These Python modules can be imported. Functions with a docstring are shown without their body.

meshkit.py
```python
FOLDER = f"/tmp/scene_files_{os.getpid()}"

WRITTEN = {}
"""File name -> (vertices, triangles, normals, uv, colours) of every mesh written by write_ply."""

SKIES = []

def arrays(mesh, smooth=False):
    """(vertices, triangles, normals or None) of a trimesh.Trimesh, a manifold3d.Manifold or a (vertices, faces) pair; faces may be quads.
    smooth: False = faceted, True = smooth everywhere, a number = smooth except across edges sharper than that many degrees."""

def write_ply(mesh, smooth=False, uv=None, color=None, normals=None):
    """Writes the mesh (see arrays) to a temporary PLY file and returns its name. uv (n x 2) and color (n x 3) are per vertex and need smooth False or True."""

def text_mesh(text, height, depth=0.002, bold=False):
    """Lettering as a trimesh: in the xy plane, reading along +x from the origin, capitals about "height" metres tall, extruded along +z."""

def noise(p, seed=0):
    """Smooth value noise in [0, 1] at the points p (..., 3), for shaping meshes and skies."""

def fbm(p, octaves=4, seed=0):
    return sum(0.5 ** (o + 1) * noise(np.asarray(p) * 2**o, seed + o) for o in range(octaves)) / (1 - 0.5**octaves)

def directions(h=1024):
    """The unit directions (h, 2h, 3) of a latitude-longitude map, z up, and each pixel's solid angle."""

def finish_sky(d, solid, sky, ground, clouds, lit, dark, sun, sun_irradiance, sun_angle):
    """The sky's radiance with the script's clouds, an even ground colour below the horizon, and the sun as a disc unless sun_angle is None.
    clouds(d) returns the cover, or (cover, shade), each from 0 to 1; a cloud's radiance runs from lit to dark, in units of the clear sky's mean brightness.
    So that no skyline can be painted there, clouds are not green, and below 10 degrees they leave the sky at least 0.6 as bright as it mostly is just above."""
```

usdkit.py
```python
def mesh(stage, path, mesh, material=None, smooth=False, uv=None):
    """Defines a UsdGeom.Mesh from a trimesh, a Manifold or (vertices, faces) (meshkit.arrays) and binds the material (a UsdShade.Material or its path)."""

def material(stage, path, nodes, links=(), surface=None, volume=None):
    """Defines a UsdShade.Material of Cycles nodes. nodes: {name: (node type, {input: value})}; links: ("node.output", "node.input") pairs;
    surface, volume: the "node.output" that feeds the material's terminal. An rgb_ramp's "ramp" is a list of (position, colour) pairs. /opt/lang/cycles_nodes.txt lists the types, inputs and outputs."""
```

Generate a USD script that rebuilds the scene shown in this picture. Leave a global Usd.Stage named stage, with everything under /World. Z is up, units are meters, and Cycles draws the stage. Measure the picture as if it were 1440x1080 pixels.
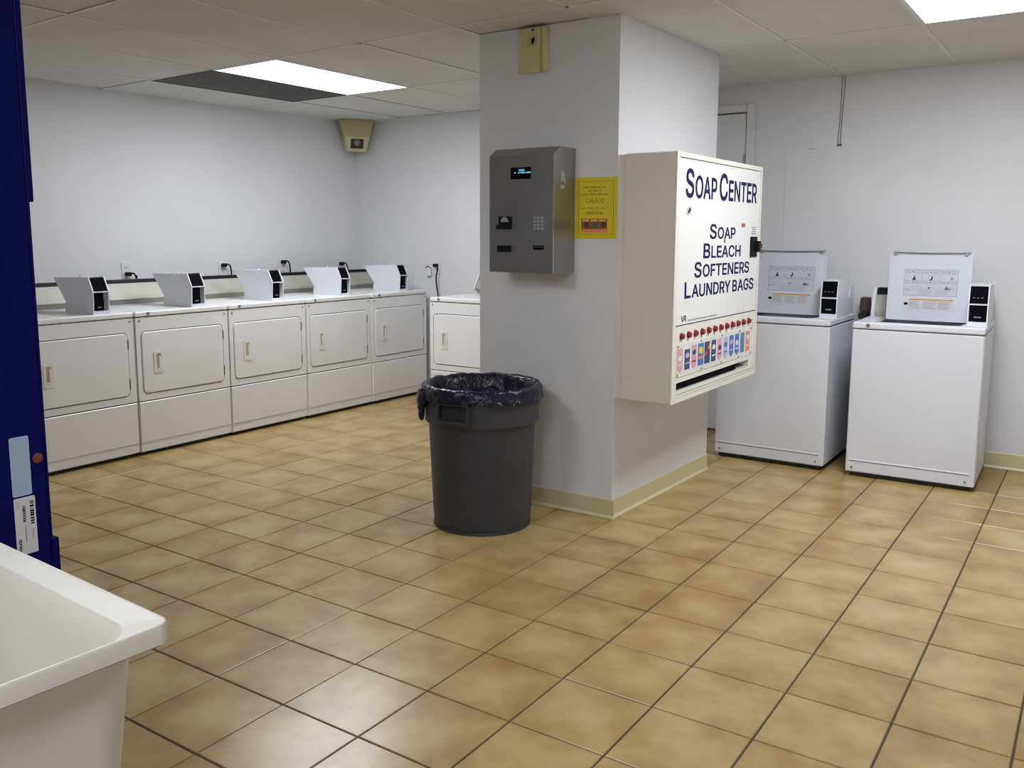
import math, random
import numpy as np
import trimesh
import manifold3d as m3
from shapely.geometry import Polygon, box as sbox, Point, LineString
from shapely import affinity
from pxr import Usd, UsdGeom, Gf, Sdf, UsdLux, UsdShade
import usdkit, meshkit

stage = Usd.Stage.CreateInMemory()
UsdGeom.SetStageUpAxis(stage, UsdGeom.Tokens.z)
UsdGeom.SetStageMetersPerUnit(stage, 1.0)
UsdGeom.Xform.Define(stage, '/World')
UsdGeom.Scope.Define(stage, '/World/Looks')
rng = random.Random(7)
PI = math.pi

# ------------------------------------------------------------------ camera
EXPOSURE = 0.65
LAMP = 13.0                     # radiance of the lit ceiling panels
LAMP_COLOR = (0.945, 0.98, 1.05)
YAW, PITCH, ROLL = -0.592, -0.136, 0.003
EYE = np.array([4.388, -6.522, 4.560]) * 0.30
FPX, CX, CY = 1250.335, -1.686, -39.606


def cam_axes():
    cy, sy, cp, sp = math.cos(YAW), math.sin(YAW), math.cos(PITCH), math.sin(PITCH)
    f = np.array([sy * cp, cy * cp, sp])
    r = np.array([cy, -sy, 0.0])
    u = np.cross(r, f)
    c, s = math.cos(ROLL), math.sin(ROLL)
    return c * r + s * u, -s * r + c * u, -f


cam = UsdGeom.Camera.Define(stage, '/World/Camera')
_r, _u, _b = cam_axes()
cam.AddTransformOp().Set(Gf.Matrix4d(*_r, 0, *_u, 0, *_b, 0, *EYE.tolist(), 1))
cam.CreateHorizontalApertureAttr(36.0)
cam.CreateVerticalApertureAttr(27.0)
cam.CreateFocalLengthAttr(36.0 * FPX / 1440)
cam.CreateHorizontalApertureOffsetAttr(-CX * 36.0 / 1440)
cam.CreateVerticalApertureOffsetAttr(CY * 36.0 / 1440)
cam.CreateClippingRangeAttr(Gf.Vec2f(0.05, 100))
cam.CreateExposureAttr(EXPOSURE)


def project(p):
    d = np.asarray(p, float) - EYE
    z = -d @ _b
    return 720 + CX + FPX * (d @ _r) / z, 540 + CY - FPX * (d @ _u) / z, z


# ------------------------------------------------------------------ materials
LOOK = {}


def mat(name, nodes, links, surface):
    LOOK[name] = usdkit.material(stage, '/World/Looks/' + name, nodes, links, surface=surface)
    return LOOK[name]


def plain(name, color, rough=0.5, metallic=0.0, coat=0.0, spec=None):
    d = {'base_color': color, 'roughness': rough, 'metallic': metallic}
    if spec is not None:
        d['specular_ior_level'] = spec
    if coat:
        d['coat_weight'] = coat
    return mat(name, {'p': ('principled_bsdf', d)}, [], 'p.BSDF')


def noisy(name, c1, c2, scale, rough=0.5, bump=0.0, bscale=60.0, metallic=0.0, detail=4.0, lo=0.3, hi=0.7, bdist=0.002):
    n = {'g': ('geometry', {}), 'n': ('noise_texture', {'scale': scale, 'detail': detail}),
         'r': ('rgb_ramp', {'ramp': [(lo, c1), (hi, c2)]}),
         'p': ('principled_bsdf', {'roughness': rough, 'metallic': metallic})}
    l = [('g.position', 'n.vector'), ('n.fac', 'r.fac'), ('r.color', 'p.base_color')]
    if bump:
        n['bn'] = ('noise_texture', {'scale': bscale, 'detail': 3.0})
        n['b'] = ('bump', {'strength': bump, 'distance': bdist})
        l += [('g.position', 'bn.vector'), ('bn.fac', 'b.height'), ('b.normal', 'p.normal')]
    return mat(name, n, l, 'p.BSDF')


noisy('wall_paint', (0.70, 0.71, 0.725), (0.75, 0.755, 0.765), 1.6, 0.55, 0.35, 90.0)
noisy('pillar_paint', (0.70, 0.71, 0.725), (0.75, 0.755, 0.765), 2.0, 0.55, 0.3, 90.0)
noisy('baseboard_vinyl', (0.60, 0.54, 0.33), (0.66, 0.60, 0.38), 5.0, 0.42, 0.15, 30.0)
noisy('ceiling_board', (0.64, 0.635, 0.60), (0.70, 0.695, 0.66), 3.0, 0.9, 0.5, 240.0)
plain('grid_metal', (0.73, 0.725, 0.69), 0.5)
plain('ceiling_void', (0.05, 0.05, 0.05), 0.9)
noisy('dark_panel', (0.085, 0.083, 0.079), (0.112, 0.109, 0.102), 12.0, 0.85, 0.4, 200.0)
plain('lamp_frame', (0.78, 0.80, 0.84), 0.4)
mat('lamp_diffuser', {'e': ('emission', {'color': LAMP_COLOR, 'strength': LAMP})}, [], 'e.emission')
noisy('grout', (0.050, 0.034, 0.033), (0.078, 0.053, 0.050), 9.0, 0.8)
noisy('enamel', (0.775, 0.775, 0.765), (0.81, 0.81, 0.80), 2.5, 0.30, 0.03, 300.0)
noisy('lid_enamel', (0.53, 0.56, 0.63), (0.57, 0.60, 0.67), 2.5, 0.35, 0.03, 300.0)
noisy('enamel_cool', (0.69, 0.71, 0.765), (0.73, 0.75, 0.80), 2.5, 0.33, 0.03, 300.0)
plain('groove', (0.10, 0.095, 0.09), 0.7)
plain('black_plastic', (0.008, 0.008, 0.012), 0.55, spec=0.15)
plain('black_rubber', (0.015, 0.015, 0.015), 0.7)
plain('slot_black', (0.003, 0.003, 0.006), 0.7, spec=0.04)
plain('cream_plastic', (0.78, 0.75, 0.64), 0.4)
plain('handle_recess', (0.48, 0.44, 0.36), 0.5)
noisy('console_silver', (0.36, 0.35, 0.28), (0.46, 0.45, 0.38), 6.0, 0.5, 0, metallic=0.12)
plain('console_print', (0.25, 0.24, 0.21), 0.5)
plain('chrome', (0.75, 0.76, 0.78), 0.18, 1.0)
plain('screw_grey', (0.26, 0.26, 0.26), 0.45, 0.6)
noisy('cabinet_cream', (0.72, 0.69, 0.58), (0.76, 0.73, 0.62), 4.0, 0.42)
plain('panel_white', (0.86, 0.86, 0.82), 0.28)
plain('lower_cream', (0.83, 0.81, 0.70), 0.33)
plain('navy_ink', (0.012, 0.012, 0.080), 0.6, spec=0.2)
plain('grey_ink', (0.30, 0.30, 0.31), 0.5)
plain('pale_ink', (0.30, 0.31, 0.36), 0.5)
plain('button_red', (0.22, 0.012, 0.025), 0.3)
plain('print_pink', (0.75, 0.36, 0.42), 0.4)
plain('print_blue', (0.06, 0.17, 0.50), 0.4)
plain('print_navy', (0.04, 0.05, 0.17), 0.4)
plain('print_yellow', (0.82, 0.56, 0.06), 0.4)
plain('print_red', (0.55, 0.07, 0.06), 0.4)
plain('print_orange', (0.78, 0.26, 0.13), 0.4)
plain('print_white', (0.80, 0.79, 0.76), 0.4)
plain('print_teal', (0.10, 0.24, 0.36), 0.4)
plain('print_lilac', (0.50, 0.48, 0.66), 0.4)
plain('sample_plate', (0.78, 0.78, 0.73), 0.2)
noisy('steel', (0.27, 0.265, 0.27), (0.33, 0.325, 0.32), 3.0, 0.33, 0.06, 40.0, metallic=0.85)
mat('display_glow', {'e': ('emission', {'color': (0.12, 0.62, 0.80), 'strength': 0.7})}, [], 'e.emission')
plain('sign_yellow', (0.72, 0.60, 0.015), 0.5)
plain('sign_ink', (0.22, 0.15, 0.02), 0.6)
plain('sign_ink_red', (0.30, 0.10, 0.015), 0.6)
plain('coin_dark', (0.06, 0.045, 0.05), 0.5)
plain('coin_green', (0.06, 0.13, 0.05), 0.5)
noisy('can_grey', (0.030, 0.032, 0.038), (0.042, 0.044, 0.051), 8.0, 0.48, 0.2, 120.0)
mat('bag_black', {'g': ('geometry', {}), 'n': ('noise_texture', {'scale': 22.0, 'detail': 4.0, 'distortion': 1.2}),
                  'b': ('bump', {'strength': 0.7, 'distance': 0.012}),
                  'p': ('principled_bsdf', {'base_color': (0.006, 0.008, 0.022), 'roughness': 0.22, 'specular_ior_level': 0.4})},
    [('g.position', 'n.vector'), ('n.fac', 'b.height'), ('b.normal', 'p.normal')], 'p.BSDF')
noisy('cart_plastic', (0.57, 0.55, 0.485), (0.61, 0.59, 0.525), 5.0, 0.38, 0.08, 60.0)
plain('machine_blue', (0.0012, 0.0022, 0.085), 0.45, spec=0.10)
plain('sticker_blue', (0.33, 0.45, 0.60), 0.4)
plain('sticker_white', (0.62, 0.62, 0.66), 0.45)
plain('rust_brown', (0.16, 0.035, 0.012), 0.55)
noisy('valve_brown', (0.060, 0.026, 0.022), (0.11, 0.048, 0.036), 30.0, 0.6)
noisy('beige_plastic', (0.56, 0.52, 0.28), (0.61, 0.57, 0.33), 8.0, 0.45)
noisy('beige_dark', (0.47, 0.43, 0.20), (0.52, 0.48, 0.24), 8.0, 0.45)
plain('lens_glass', (0.04, 0.04, 0.06), 0.06)
plain('outlet_white', (0.74, 0.74, 0.74), 0.35)
plain('wire_dark', (0.06, 0.055, 0.05), 0.6)
plain('warning_paper', (0.56, 0.56, 0.56), 0.4)
plain('label_paper', (0.50, 0.52, 0.59), 0.4)
plain('decal_edge', (0.17, 0.175, 0.22), 0.5)
plain('warning_orange', (0.55, 0.30, 0.10), 0.5)
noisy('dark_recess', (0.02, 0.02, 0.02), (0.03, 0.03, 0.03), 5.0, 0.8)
noisy('tub_enamel', (0.55, 0.56, 0.58), (0.62, 0.63, 0.65), 5.0, 0.3)

# glazed floor tile: mottled tan, browner towards the edges of each piece (the glaze itself), every piece its own pattern and tone
mat('floor_tile', {
    'tc': ('texture_coordinate', {}), 'oi': ('object_info', {}), 'g': ('geometry', {}),
    'sx': ('separate_xyz', {}), 'ax': ('math', {'math_type': 'absolute'}), 'ay': ('math', {'math_type': 'absolute'}),
    'mx': ('math', {'math_type': 'maximum'}),
    'n1': ('noise_texture', {'scale': 5.5, 'detail': 3.5, 'roughness': 0.52, 'dimensions': '3D'}),
    'n2': ('noise_texture', {'scale': 26.0, 'detail': 4.0, 'roughness': 0.6}),
    'mp': ('map_range', {'from_min': 0.03, 'from_max': 0.16, 'to_min': 0.09, 'to_max': -0.10}),
    'a1': ('math', {'math_type': 'add'}), 'm2': ('math', {'math_type': 'multiply_add', 'value2': 0.16, 'value3': -0.08}),
    'a2': ('math', {'math_type': 'add'}), 'mr': ('math', {'math_type': 'multiply_add', 'value2': 0.16, 'value3': -0.08}),
    'a3': ('math', {'math_type': 'add'}),
    'r': ('rgb_ramp', {'ramp': [(0.20, (0.315, 0.192, 0.065)), (0.42, (0.405, 0.270, 0.102)), (0.60, (0.478, 0.342, 0.145)), (0.82, (0.525, 0.398, 0.193))]}),
    'bn': ('noise_texture', {'scale': 16.0, 'detail': 2.0}), 'b': ('bump', {'strength': 0.09, 'distance': 0.004}),
    'p': ('principled_bsdf', {'roughness': 0.27})},
    [('tc.object', 'sx.vector'), ('sx.x', 'ax.value1'), ('sx.y', 'ay.value1'), ('ax.value', 'mx.value1'), ('ay.value', 'mx.value2'),
     ('g.position', 'n1.vector'), ('g.position', 'n2.vector'), ('mx.value', 'mp.value'), ('n1.fac', 'a1.value1'), ('mp.result', 'a1.value2'),
     ('n2.fac', 'm2.value1'), ('a1.value', 'a2.value1'), ('m2.value', 'a2.value2'), ('oi.random', 'mr.value1'), ('a2.value', 'a3.value1'),
     ('mr.value', 'a3.value2'), ('a3.value', 'r.fac'), ('r.color', 'p.base_color'), ('g.position', 'bn.vector'), ('bn.fac', 'b.height'), ('b.normal', 'p.normal')],
    'p.BSDF')

# ------------------------------------------------------------------ helpers
USED = {}


def numbered(parent, name):
    k = (parent, name)
    n = USED.get(k, 0)
    USED[k] = n + 1
    return name if n == 0 else '%s_%03d' % (name, n)


def tag(prim, label=None, category=None, group=None, kind=None):
    for k, v in (('label', label), ('category', category), ('group', group), ('kind', kind)):
        if v:
            prim.SetCustomDataByKey(k, v)


def thing(name, label=None, category=None, loc=(0, 0, 0), rotz=0.0, group=None, kind=None):
    x = UsdGeom.Xform.Define(stage, '/World/' + numbered('/World', name))
    x.AddTranslateOp().Set(Gf.Vec3d(*map(float, loc)))
    if rotz:
        x.AddRotateZOp().Set(float(rotz))
    tag(x.GetPrim(), label, category, group, kind)
    return x.GetPrim()


def part(name, mesh, material, parent=None, label=None, smooth=False, kind=None, loc=None):
    base = str(parent.GetPath()) if parent is not None else '/World'
    if isinstance(mesh, (list,)):
        mesh = trimesh.util.concatenate(mesh)
    m = usdkit.mesh(stage, base + '/' + numbered(base, name), mesh, LOOK[material], smooth=smooth)
    if loc is not None:
        m.AddTranslateOp().Set(Gf.Vec3d(*map(float, loc)))
    tag(m.GetPrim(), label, kind=kind)
    return m.GetPrim()


def box(x0, x1, y0, y1, z0, z1):
    b = trimesh.creation.box([x1 - x0, y1 - y0, z1 - z0])
    b.apply_translation([(x0 + x1) / 2, (y0 + y1) / 2, (z0 + z1) / 2])
    return b


def hull(pts):
    return trimesh.convex.convex_hull(np.asarray(pts, float))


def cbox(x0, x1, y0, y1, z0, z1, c=0.004):
    """box with chamfered edges"""
    pts = []
    for x, sx in ((x0, 1), (x1, -1)):
        for y, sy in ((y0, 1), (y1, -1)):
            for z, sz in ((z0, 1), (z1, -1)):
                pts += [(x + sx * c, y + sy * c, z), (x + sx * c, y, z + sz * c), (x, y + sy * c, z + sz * c)]
    return hull(pts)


def rrect(x0, x1, y0, y1, r, n=4):
    return sbox(x0 + r, y0 + r, x1 - r, y1 - r).buffer(r, quad_segs=n)


def extr(poly, d):
    gs = getattr(poly, 'geoms', [poly])
    return trimesh.util.concatenate([trimesh.creation.extrude_polygon(g, d, engine='earcut') for g in gs])


def frame(mesh, o, ux, uy, un=None):
    """places a mesh made in xy (+z out) at o with axes ux, uy"""
    ux, uy = np.asarray(ux, float), np.asarray(uy, float)
    un = np.cross(ux, uy) if un is None else np.asarray(un, float)
    M = np.eye(4)
    M[:3, 0], M[:3, 1], M[:3, 2], M[:3, 3] = ux, uy, un, o
    out = mesh.copy()
    out.apply_transform(M)
    return out


def front(mesh, y=0.0):
    """xy drawing -> a face that looks along -y (x stays x, y becomes z), its back at depth y"""
    return frame(mesh, (0, y, 0), (1, 0, 0), (0, 0, 1), (0, -1, 0))


def side(mesh, x0):
    """xy drawing (depth, z) extruded along +x from x0"""
    return frame(mesh, (x0, 0, 0), (0, 1, 0), (0, 0, 1), (1, 0, 0))


def chamfer_plate(poly, d, c):
    """extruded outline with a chamfered front edge"""
    a = extr(poly, d - c)
    ring0, ring1 = np.array(poly.exterior.coords)[:-1], None
    inner = poly.buffer(-c, join_style=2)
    top = extr(inner, 0.0004)
    top.apply_translation([0, 0, d - 0.0004])
    pts = np.vstack([np.c_[ring0, np.full(len(ring0), d - c)], np.c_[np.array(inner.exterior.coords)[:-1], np.full(len(inner.exterior.coords) - 1, d)]])
    return hull(np.vstack([np.c_[ring0, np.zeros(len(ring0))], pts]))


def cyl(p0, p1, r, n=16):
    return trimesh.creation.cylinder(radius=r, segment=[p0, p1], sections=n)


def lathe(profile, n=48):
    return trimesh.creation.revolve(np.asarray(profile, float), sections=n)


def tube(points, r, n=8):
    pts = np.asarray(points, float)
    # smooth the path a little
    from scipy.interpolate import splprep, splev
    if len(pts) > 3:
        tck, _ = splprep(pts.T, s=0, k=3)
        pts = np.array(splev(np.linspace(0, 1, 6 * len(pts)), tck)).T
    segs = []
    t = np.gradient(pts, axis=0)
    t /= np.linalg.norm(t, axis=1, keepdims=True)
    a = np.cross(t, [0.31, 0.17, 0.93])
    a /= np.linalg.norm(a, axis=1, keepdims=True)
    b = np.cross(t, a)
    ang = np.arange(n) * 2 * PI / n
    v = pts[:, None] + r * (np.cos(ang)[None, :, None] * a[:, None] + np.sin(ang)[None, :, None] * b[:, None])
    k = len(pts)
    f = []
    for i in range(k - 1):
        for j in range(n):
            j2 = (j + 1) % n
            f += [(i * n + j, i * n + j2, (i + 1) * n + j2), (i * n + j, (i + 1) * n + j2, (i + 1) * n + j)]
    v = np.vstack([v.reshape(-1, 3), pts[:1], pts[-1:]])
    for j in range(n):
        j2 = (j + 1) % n
        f += [(k * n, j2, j), (k * n + 1, (k - 1) * n + j, (k - 1) * n + j2)]
    return trimesh.Trimesh(v, np.array(f), process=False)


def cut(a, *bs):
    def mf(t):
        return m3.Manifold(m3.Mesh(np.asarray(t.vertices, np.float32), np.asarray(t.faces, np.uint32)))
    def weld(t):
        t = t.copy(); t.merge_vertices(); return t
    out = mf(weld(a))
    for b in bs:
        out = out - mf(weld(b))
    m = out.to_mesh()
    return trimesh.Trimesh(np.array(m.vert_properties[:, :3]), np.array(m.tri_verts), process=False)


def prism(quad, z0, z1):
    q = np.asarray(quad, float)
    return hull(np.vstack([np.c_[q, np.full(len(q), z0)], np.c_[q, np.full(len(q), z1)]]))


def lettering(text, h, width=None, depth=0.001, bold=False):
    t = meshkit.text_mesh(text, h, depth, bold)
    if width:
        w = t.bounds[1][0] - t.bounds[0][0]
        t.apply_translation([-t.bounds[0][0], 0, 0])
        t.apply_scale([width / w, 1, 1])
    return t


# ------------------------------------------------------------------ the room
CEIL = 2.352
TILE = 0.30
X0, X1, Y0, Y1 = -4.95, 2.70, -3.30, 4.25

fl = thing('floor', 'tan glazed ceramic tile floor with dark brown grout', kind='structure')
part('grout_bed', box(X0, X1, Y0, Y1, -0.05, -0.0035), 'grout', fl)


def tile_mesh(tx, ty, h=0.1473, c=0.0022, t=0.010):
    v = []
    for z, s in ((-t, h), (-c, h), (0.0, h - c)):
        for sx, sy in ((-1, -1), (1, -1), (1, 1), (-1, 1)):
            v.append((sx * s, sy * s, z + (tx * sx * s + ty * sy * s if z > -t else 0)))
    f = [(8, 9, 10), (8, 10, 11), (3, 2, 1), (3, 1, 0)]
    for k in (0, 4):
        for j in range(4):
            a, b = k + j, k + (j + 1) % 4
            f += [(a, b, b + 4), (a, b + 4, a + 4)]
    return trimesh.Trimesh(np.array(v), np.array(f), process=False)


cells = []
for i in range(int(X0 / TILE) - 1, int(X1 / TILE) + 1):
    for j in range(int(Y0 / TILE) - 1, int(Y1 / TILE) + 1):
        cx, cy = (i + 0.5) * TILE, (j + 0.5) * TILE
        if not (X0 < cx < X1 and Y0 < cy < Y1):
            continue
        seen = False
        for a in (-1, 0, 1):
            for b in (-1, 0, 1):
                u, w, z = project((cx + a * 0.14, cy + b * 0.14, 0))
                if z > 0.1 and -5 < u < 1445 and -5 < w < 1085:
                    seen = True
        hidden = (cx < -3.75) or (-1.38 < cx < -0.6 and 1.8 < cy < 2.9) or (cx < -0.2 and cy < -0.75 and cx < 0.3) or (cy > 3.95) \
            or (-0.62 < cx < 0.0 and cy > 3.4) or (0.17 < cx < 0.76 and cy > 3.4) or (-2.93 < cx < -0.75 and cy > 3.3) or (cx < -1.4 and cy > 3.6 and cx > -3.0)
        cells.append((0 if seen and not hidden else 1, math.dist((cx, cy), EYE[:2]), cx, cy))
cells.sort()
rest = []
for n, (h, d, cx, cy) in enumerate(cells):
    m = tile_mesh(rng.gauss(0, 0.0022), rng.gauss(0, 0.0022))
    if n < 300 and h == 0:
        part('tile', m, 'floor_tile', fl, loc=(cx, cy, 0))
    else:
        m.apply_translation([cx, cy, 0])
        rest.append(m)
part('far_tile', rest, 'floor_tile', fl, kind='stuff')

# walls: a little out of square, as measured
LWX = lambda y: -4.43 - 0.0733 * (4.07 - y)
BWY = lambda x: 4.07 - 0.0285 * (x + 4.43)
LW0, LW1 = (LWX(Y0), Y0), (LWX(BWY(-4.43)), BWY(-4.43))
BW1 = (2.5, BWY(2.5))
part('wall_left', prism([LW0, LW1, (LW1[0] - 0.1, LW1[1]), (LW0[0] - 0.1, LW0[1])], 0, 2.6), 'wall_paint')
tag(stage.GetPrimAtPath('/World/wall_left'), 'white painted wall behind the row of dryers', kind='structure')
part('wall_back', prism([LW1, BW1, (BW1[0], BW1[1] + 0.1), (LW1[0] - 0.1, LW1[1] + 0.1)], 0, 2.6), 'wall_paint')
tag(stage.GetPrimAtPath('/World/wall_back'), 'white painted wall behind the two washers', kind='structure')
part('wall_right', box(2.5, 2.6, Y0, BW1[1], 0, 2.6), 'wall_paint')
tag(stage.GetPrimAtPath('/World/wall_right'), 'white painted side wall', kind='structure')
part('wall_front', box(LW0[0] - 0.1, 2.6, Y0 - 0.1, Y0, 0, 2.6), 'wall_paint')
tag(stage.GetPrimAtPath('/World/wall_front'), 'white painted wall behind the camera', kind='structure')

# pillar
PL, PR, PF, PB = -1.388, -0.604, 1.778, 2.915
part('wall_pillar', hull([(x, y, z) for z in (0, CEIL) for x, y in ((PL, PF), (PR, PF), (PR + 0.03, PB), (PL, PB))]), 'pillar_paint')
tag(stage.GetPrimAtPath('/World/wall_pillar'), 'square white painted pillar in the middle of the room', kind='structure')


def skirting(a, b, n, h=0.095, t=0.004, toe=0.012):
    """cove base along a-b; n = outward normal"""
    a, b, n = np.array(a, float), np.array(b, float), np.array(n, float)
    d = (b - a) / np.linalg.norm(b - a)
    prof = Polygon([(0, 0), (toe, 0), (toe, 0.004), (t, 0.016), (t, h - 0.003), (t - 0.002, h), (0, h)])
    m = extr(prof, np.linalg.norm(b - a))
    return frame(m, (a[0], a[1], 0.0), (n[0], n[1], 0), (0, 0, 1), (d[0], d[1], 0))


nr = np.array([1, -0.0264])
part('baseboard_pillar', [skirting((PL - 0.012, PF), (PR + 0.012, PF), (0, -1)), skirting((PR, PF), (PR + 0.03, PB + 0.01), nr),
                          skirting((PR + 0.03, PB), (PL, PB), (0, 1)), skirting((PL, PB), (PL, PF), (-1, 0))], 'baseboard_vinyl')
tag(stage.GetPrimAtPath('/World/baseboard_pillar'), 'tan vinyl cove base around the pillar', kind='structure')
part('baseboard_back', [skirting((-0.70, BWY(-0.70)), (2.5, BW1[1]), (0, -1)), skirting((LW1[0] + 0.01, LW1[1]), (-1.75, BWY(-1.75)), (0, -1))], 'baseboard_vinyl')
tag(stage.GetPrimAtPath('/World/baseboard_back'), 'tan vinyl cove base along the back wall', kind='structure')
part('baseboard_left', skirting(LW0, (LW1[0], LW1[1] - 0.01), (1, 0)), 'baseboard_vinyl')
tag(stage.GetPrimAtPath('/World/baseboard_left'), 'tan vinyl cove base behind the dryers', kind='structure')

# door in the back wall, mostly behind the pillar
dr = thing('door_1', 'white painted door and casing in the back wall, beside the pillar', kind='structure')
yd = BWY(-0.72)
part('door_leaf', cbox(-1.60, -0.778, yd - 0.012, yd + 0.02, 0.01, 2.168, 0.003), 'wall_paint', dr)
part('door_gap', [box(-1.61, -0.772, yd - 0.003, yd + 0.01, 0, 2.178)], 'groove', dr)
part('door_casing', cbox(-0.772, -0.714, yd - 0.02, yd + 0.02, 0, 2.232, 0.006), 'wall_paint', dr)
part('door_casing', cbox(-1.67, -1.612, yd - 0.02, yd + 0.02, 0, 2.232, 0.006), 'wall_paint', dr)
part('door_casing', cbox(-1.61, -0.773, yd - 0.02, yd + 0.02, 2.178, 2.232, 0.006), 'wall_paint', dr)
part('hinge', cyl((-0.776, yd - 0.018, 1.80), (-0.776, yd - 0.018, 1.90), 0.007), 'screw_grey', dr)

# ceiling: T-bar grid with 2 x 4 ft lay-in boards
GX = [-5.2, -4.56, -3.945, -3.315, -2.712, -2.03, -1.392, -0.744, -0.163, 0.486, 1.10, 1.74, 2.38, 3.0]
GYB = [-3.25, -2.02, -0.79, 0.42, 1.60, 2.785, 3.99, 5.2]


def G(i, j):
    x = GX[i]
    y = GYB[j]
    if j == 4:
        y = 1.54 - 0.047 * (x + 0.744)
    if j == 5:
        y = 2.745 - 0.026 * (x + 0.16)
    if j == 3:
        y = 0.40 - 0.05 * (x + 2.31)
    if i == 2:
        x = -3.965 + 0.06 * (y - 1.65)
    return np.array([x, y])


ce = thing('ceiling', 'suspended ceiling of large off-white boards in a thin metal grid', kind='structure')
part('deck', box(X0 - 0.4, 2.9, Y0 - 0.2, 4.4, CEIL + 0.16, CEIL + 0.2), 'ceiling_void', ce)
LIT = {(3, 4), (9, 4), (6, 1), (9, 0)}
DARK = {(2, 4)}
for i in range(len(GX) - 1):
    for j in range(len(GYB) - 1):
        if (i, j) in LIT or (i, j) in DARK:
            continue
        c = np.array([G(i, j), G(i + 1, j), G(i + 1, j + 1), G(i, j + 1)])
        q = np.clip(c, [X0 - 0.2, Y0 - 0.1], [2.6, 4.3])
        if np.ptp(q[:, 0]) < 0.05 or np.ptp(q[:, 1]) < 0.05:
            continue
        if q[:, 0].max() < LWX(2) - 0.05 or q[:, 1].min() > 4.1 or q[:, 0].min() > 2.5:
            continue
        ctr = q.mean(0)
        q = q + np.sign(ctr - q) * 0.0065
        sag = rng.choice([0.0013, 0.0013, 0.0014, 0.0035])
        m = prism(q, CEIL + sag, CEIL + sag + 0.016)
        part('ceiling_board', m, 'ceiling_board', ce)


def bar(pts):
    out = []
    for a, b in zip(pts[:-1], pts[1:]):
        if np.linalg.norm(b - a) < 0.02:
            continue
        d = (b - a) / np.linalg.norm(b - a)
        n = np.array([-d[1], d[0]])
        w = 0.0095
        out.append(prism([a + n * w, b + n * w, b - n * w, a - n * w], CEIL - 0.0015, CEIL + 0.0012))
        out.append(prism([a + n * .002, b + n * .002, b - n * .002, a - n * .002], CEIL, CEIL + 0.03))
    return trimesh.util.concatenate(out)


for i in range(1, len(GX) - 1):
    if -4.6 < GX[i] < 2.5:
        part('grid_bar', bar([np.clip(G(i, j), [-9, Y0], [9, BWY(GX[i])]) for j in range(len(GYB))]), 'grid_metal', ce)
for j in range(1, len(GYB) - 1):
    part('grid_bar', bar([np.clip(G(i, j), [LWX(GYB[j]), -9], [2.5, 9]) for i in range(len(GX))]), 'grid_metal', ce)


def lamp(i, j, label):
    c = np.array([G(i, j), G(i + 1, j), G(i + 1, j + 1), G(i, j + 1)])
    ctr = c.mean(0)
    t = thing('ceiling_light', label, 'ceiling light', (ctr[0], ctr[1], CEIL))
    q = c - ctr
    inn = lambda d: q - np.sign(q) * d
    fr = []
    for k in range(4):
        a, b = inn(0.004)[k], inn(0.004)[(k + 1) % 4]
        a2, b2 = inn(0.022)[k], inn(0.022)[(k + 1) % 4]
        fr.append(prism([a, b, b2, a2], -0.004, 0.02))
    part('frame', fr, 'lamp_frame', t)
    part('housing', prism(inn(0.02), 0.06, 0.10), 'lamp_frame', t)
    part('diffuser', prism(inn(0.0222), 0.0, 0.006), 'lamp_diffuser', t, label='glowing white lamp diffuser')
    return t


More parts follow.
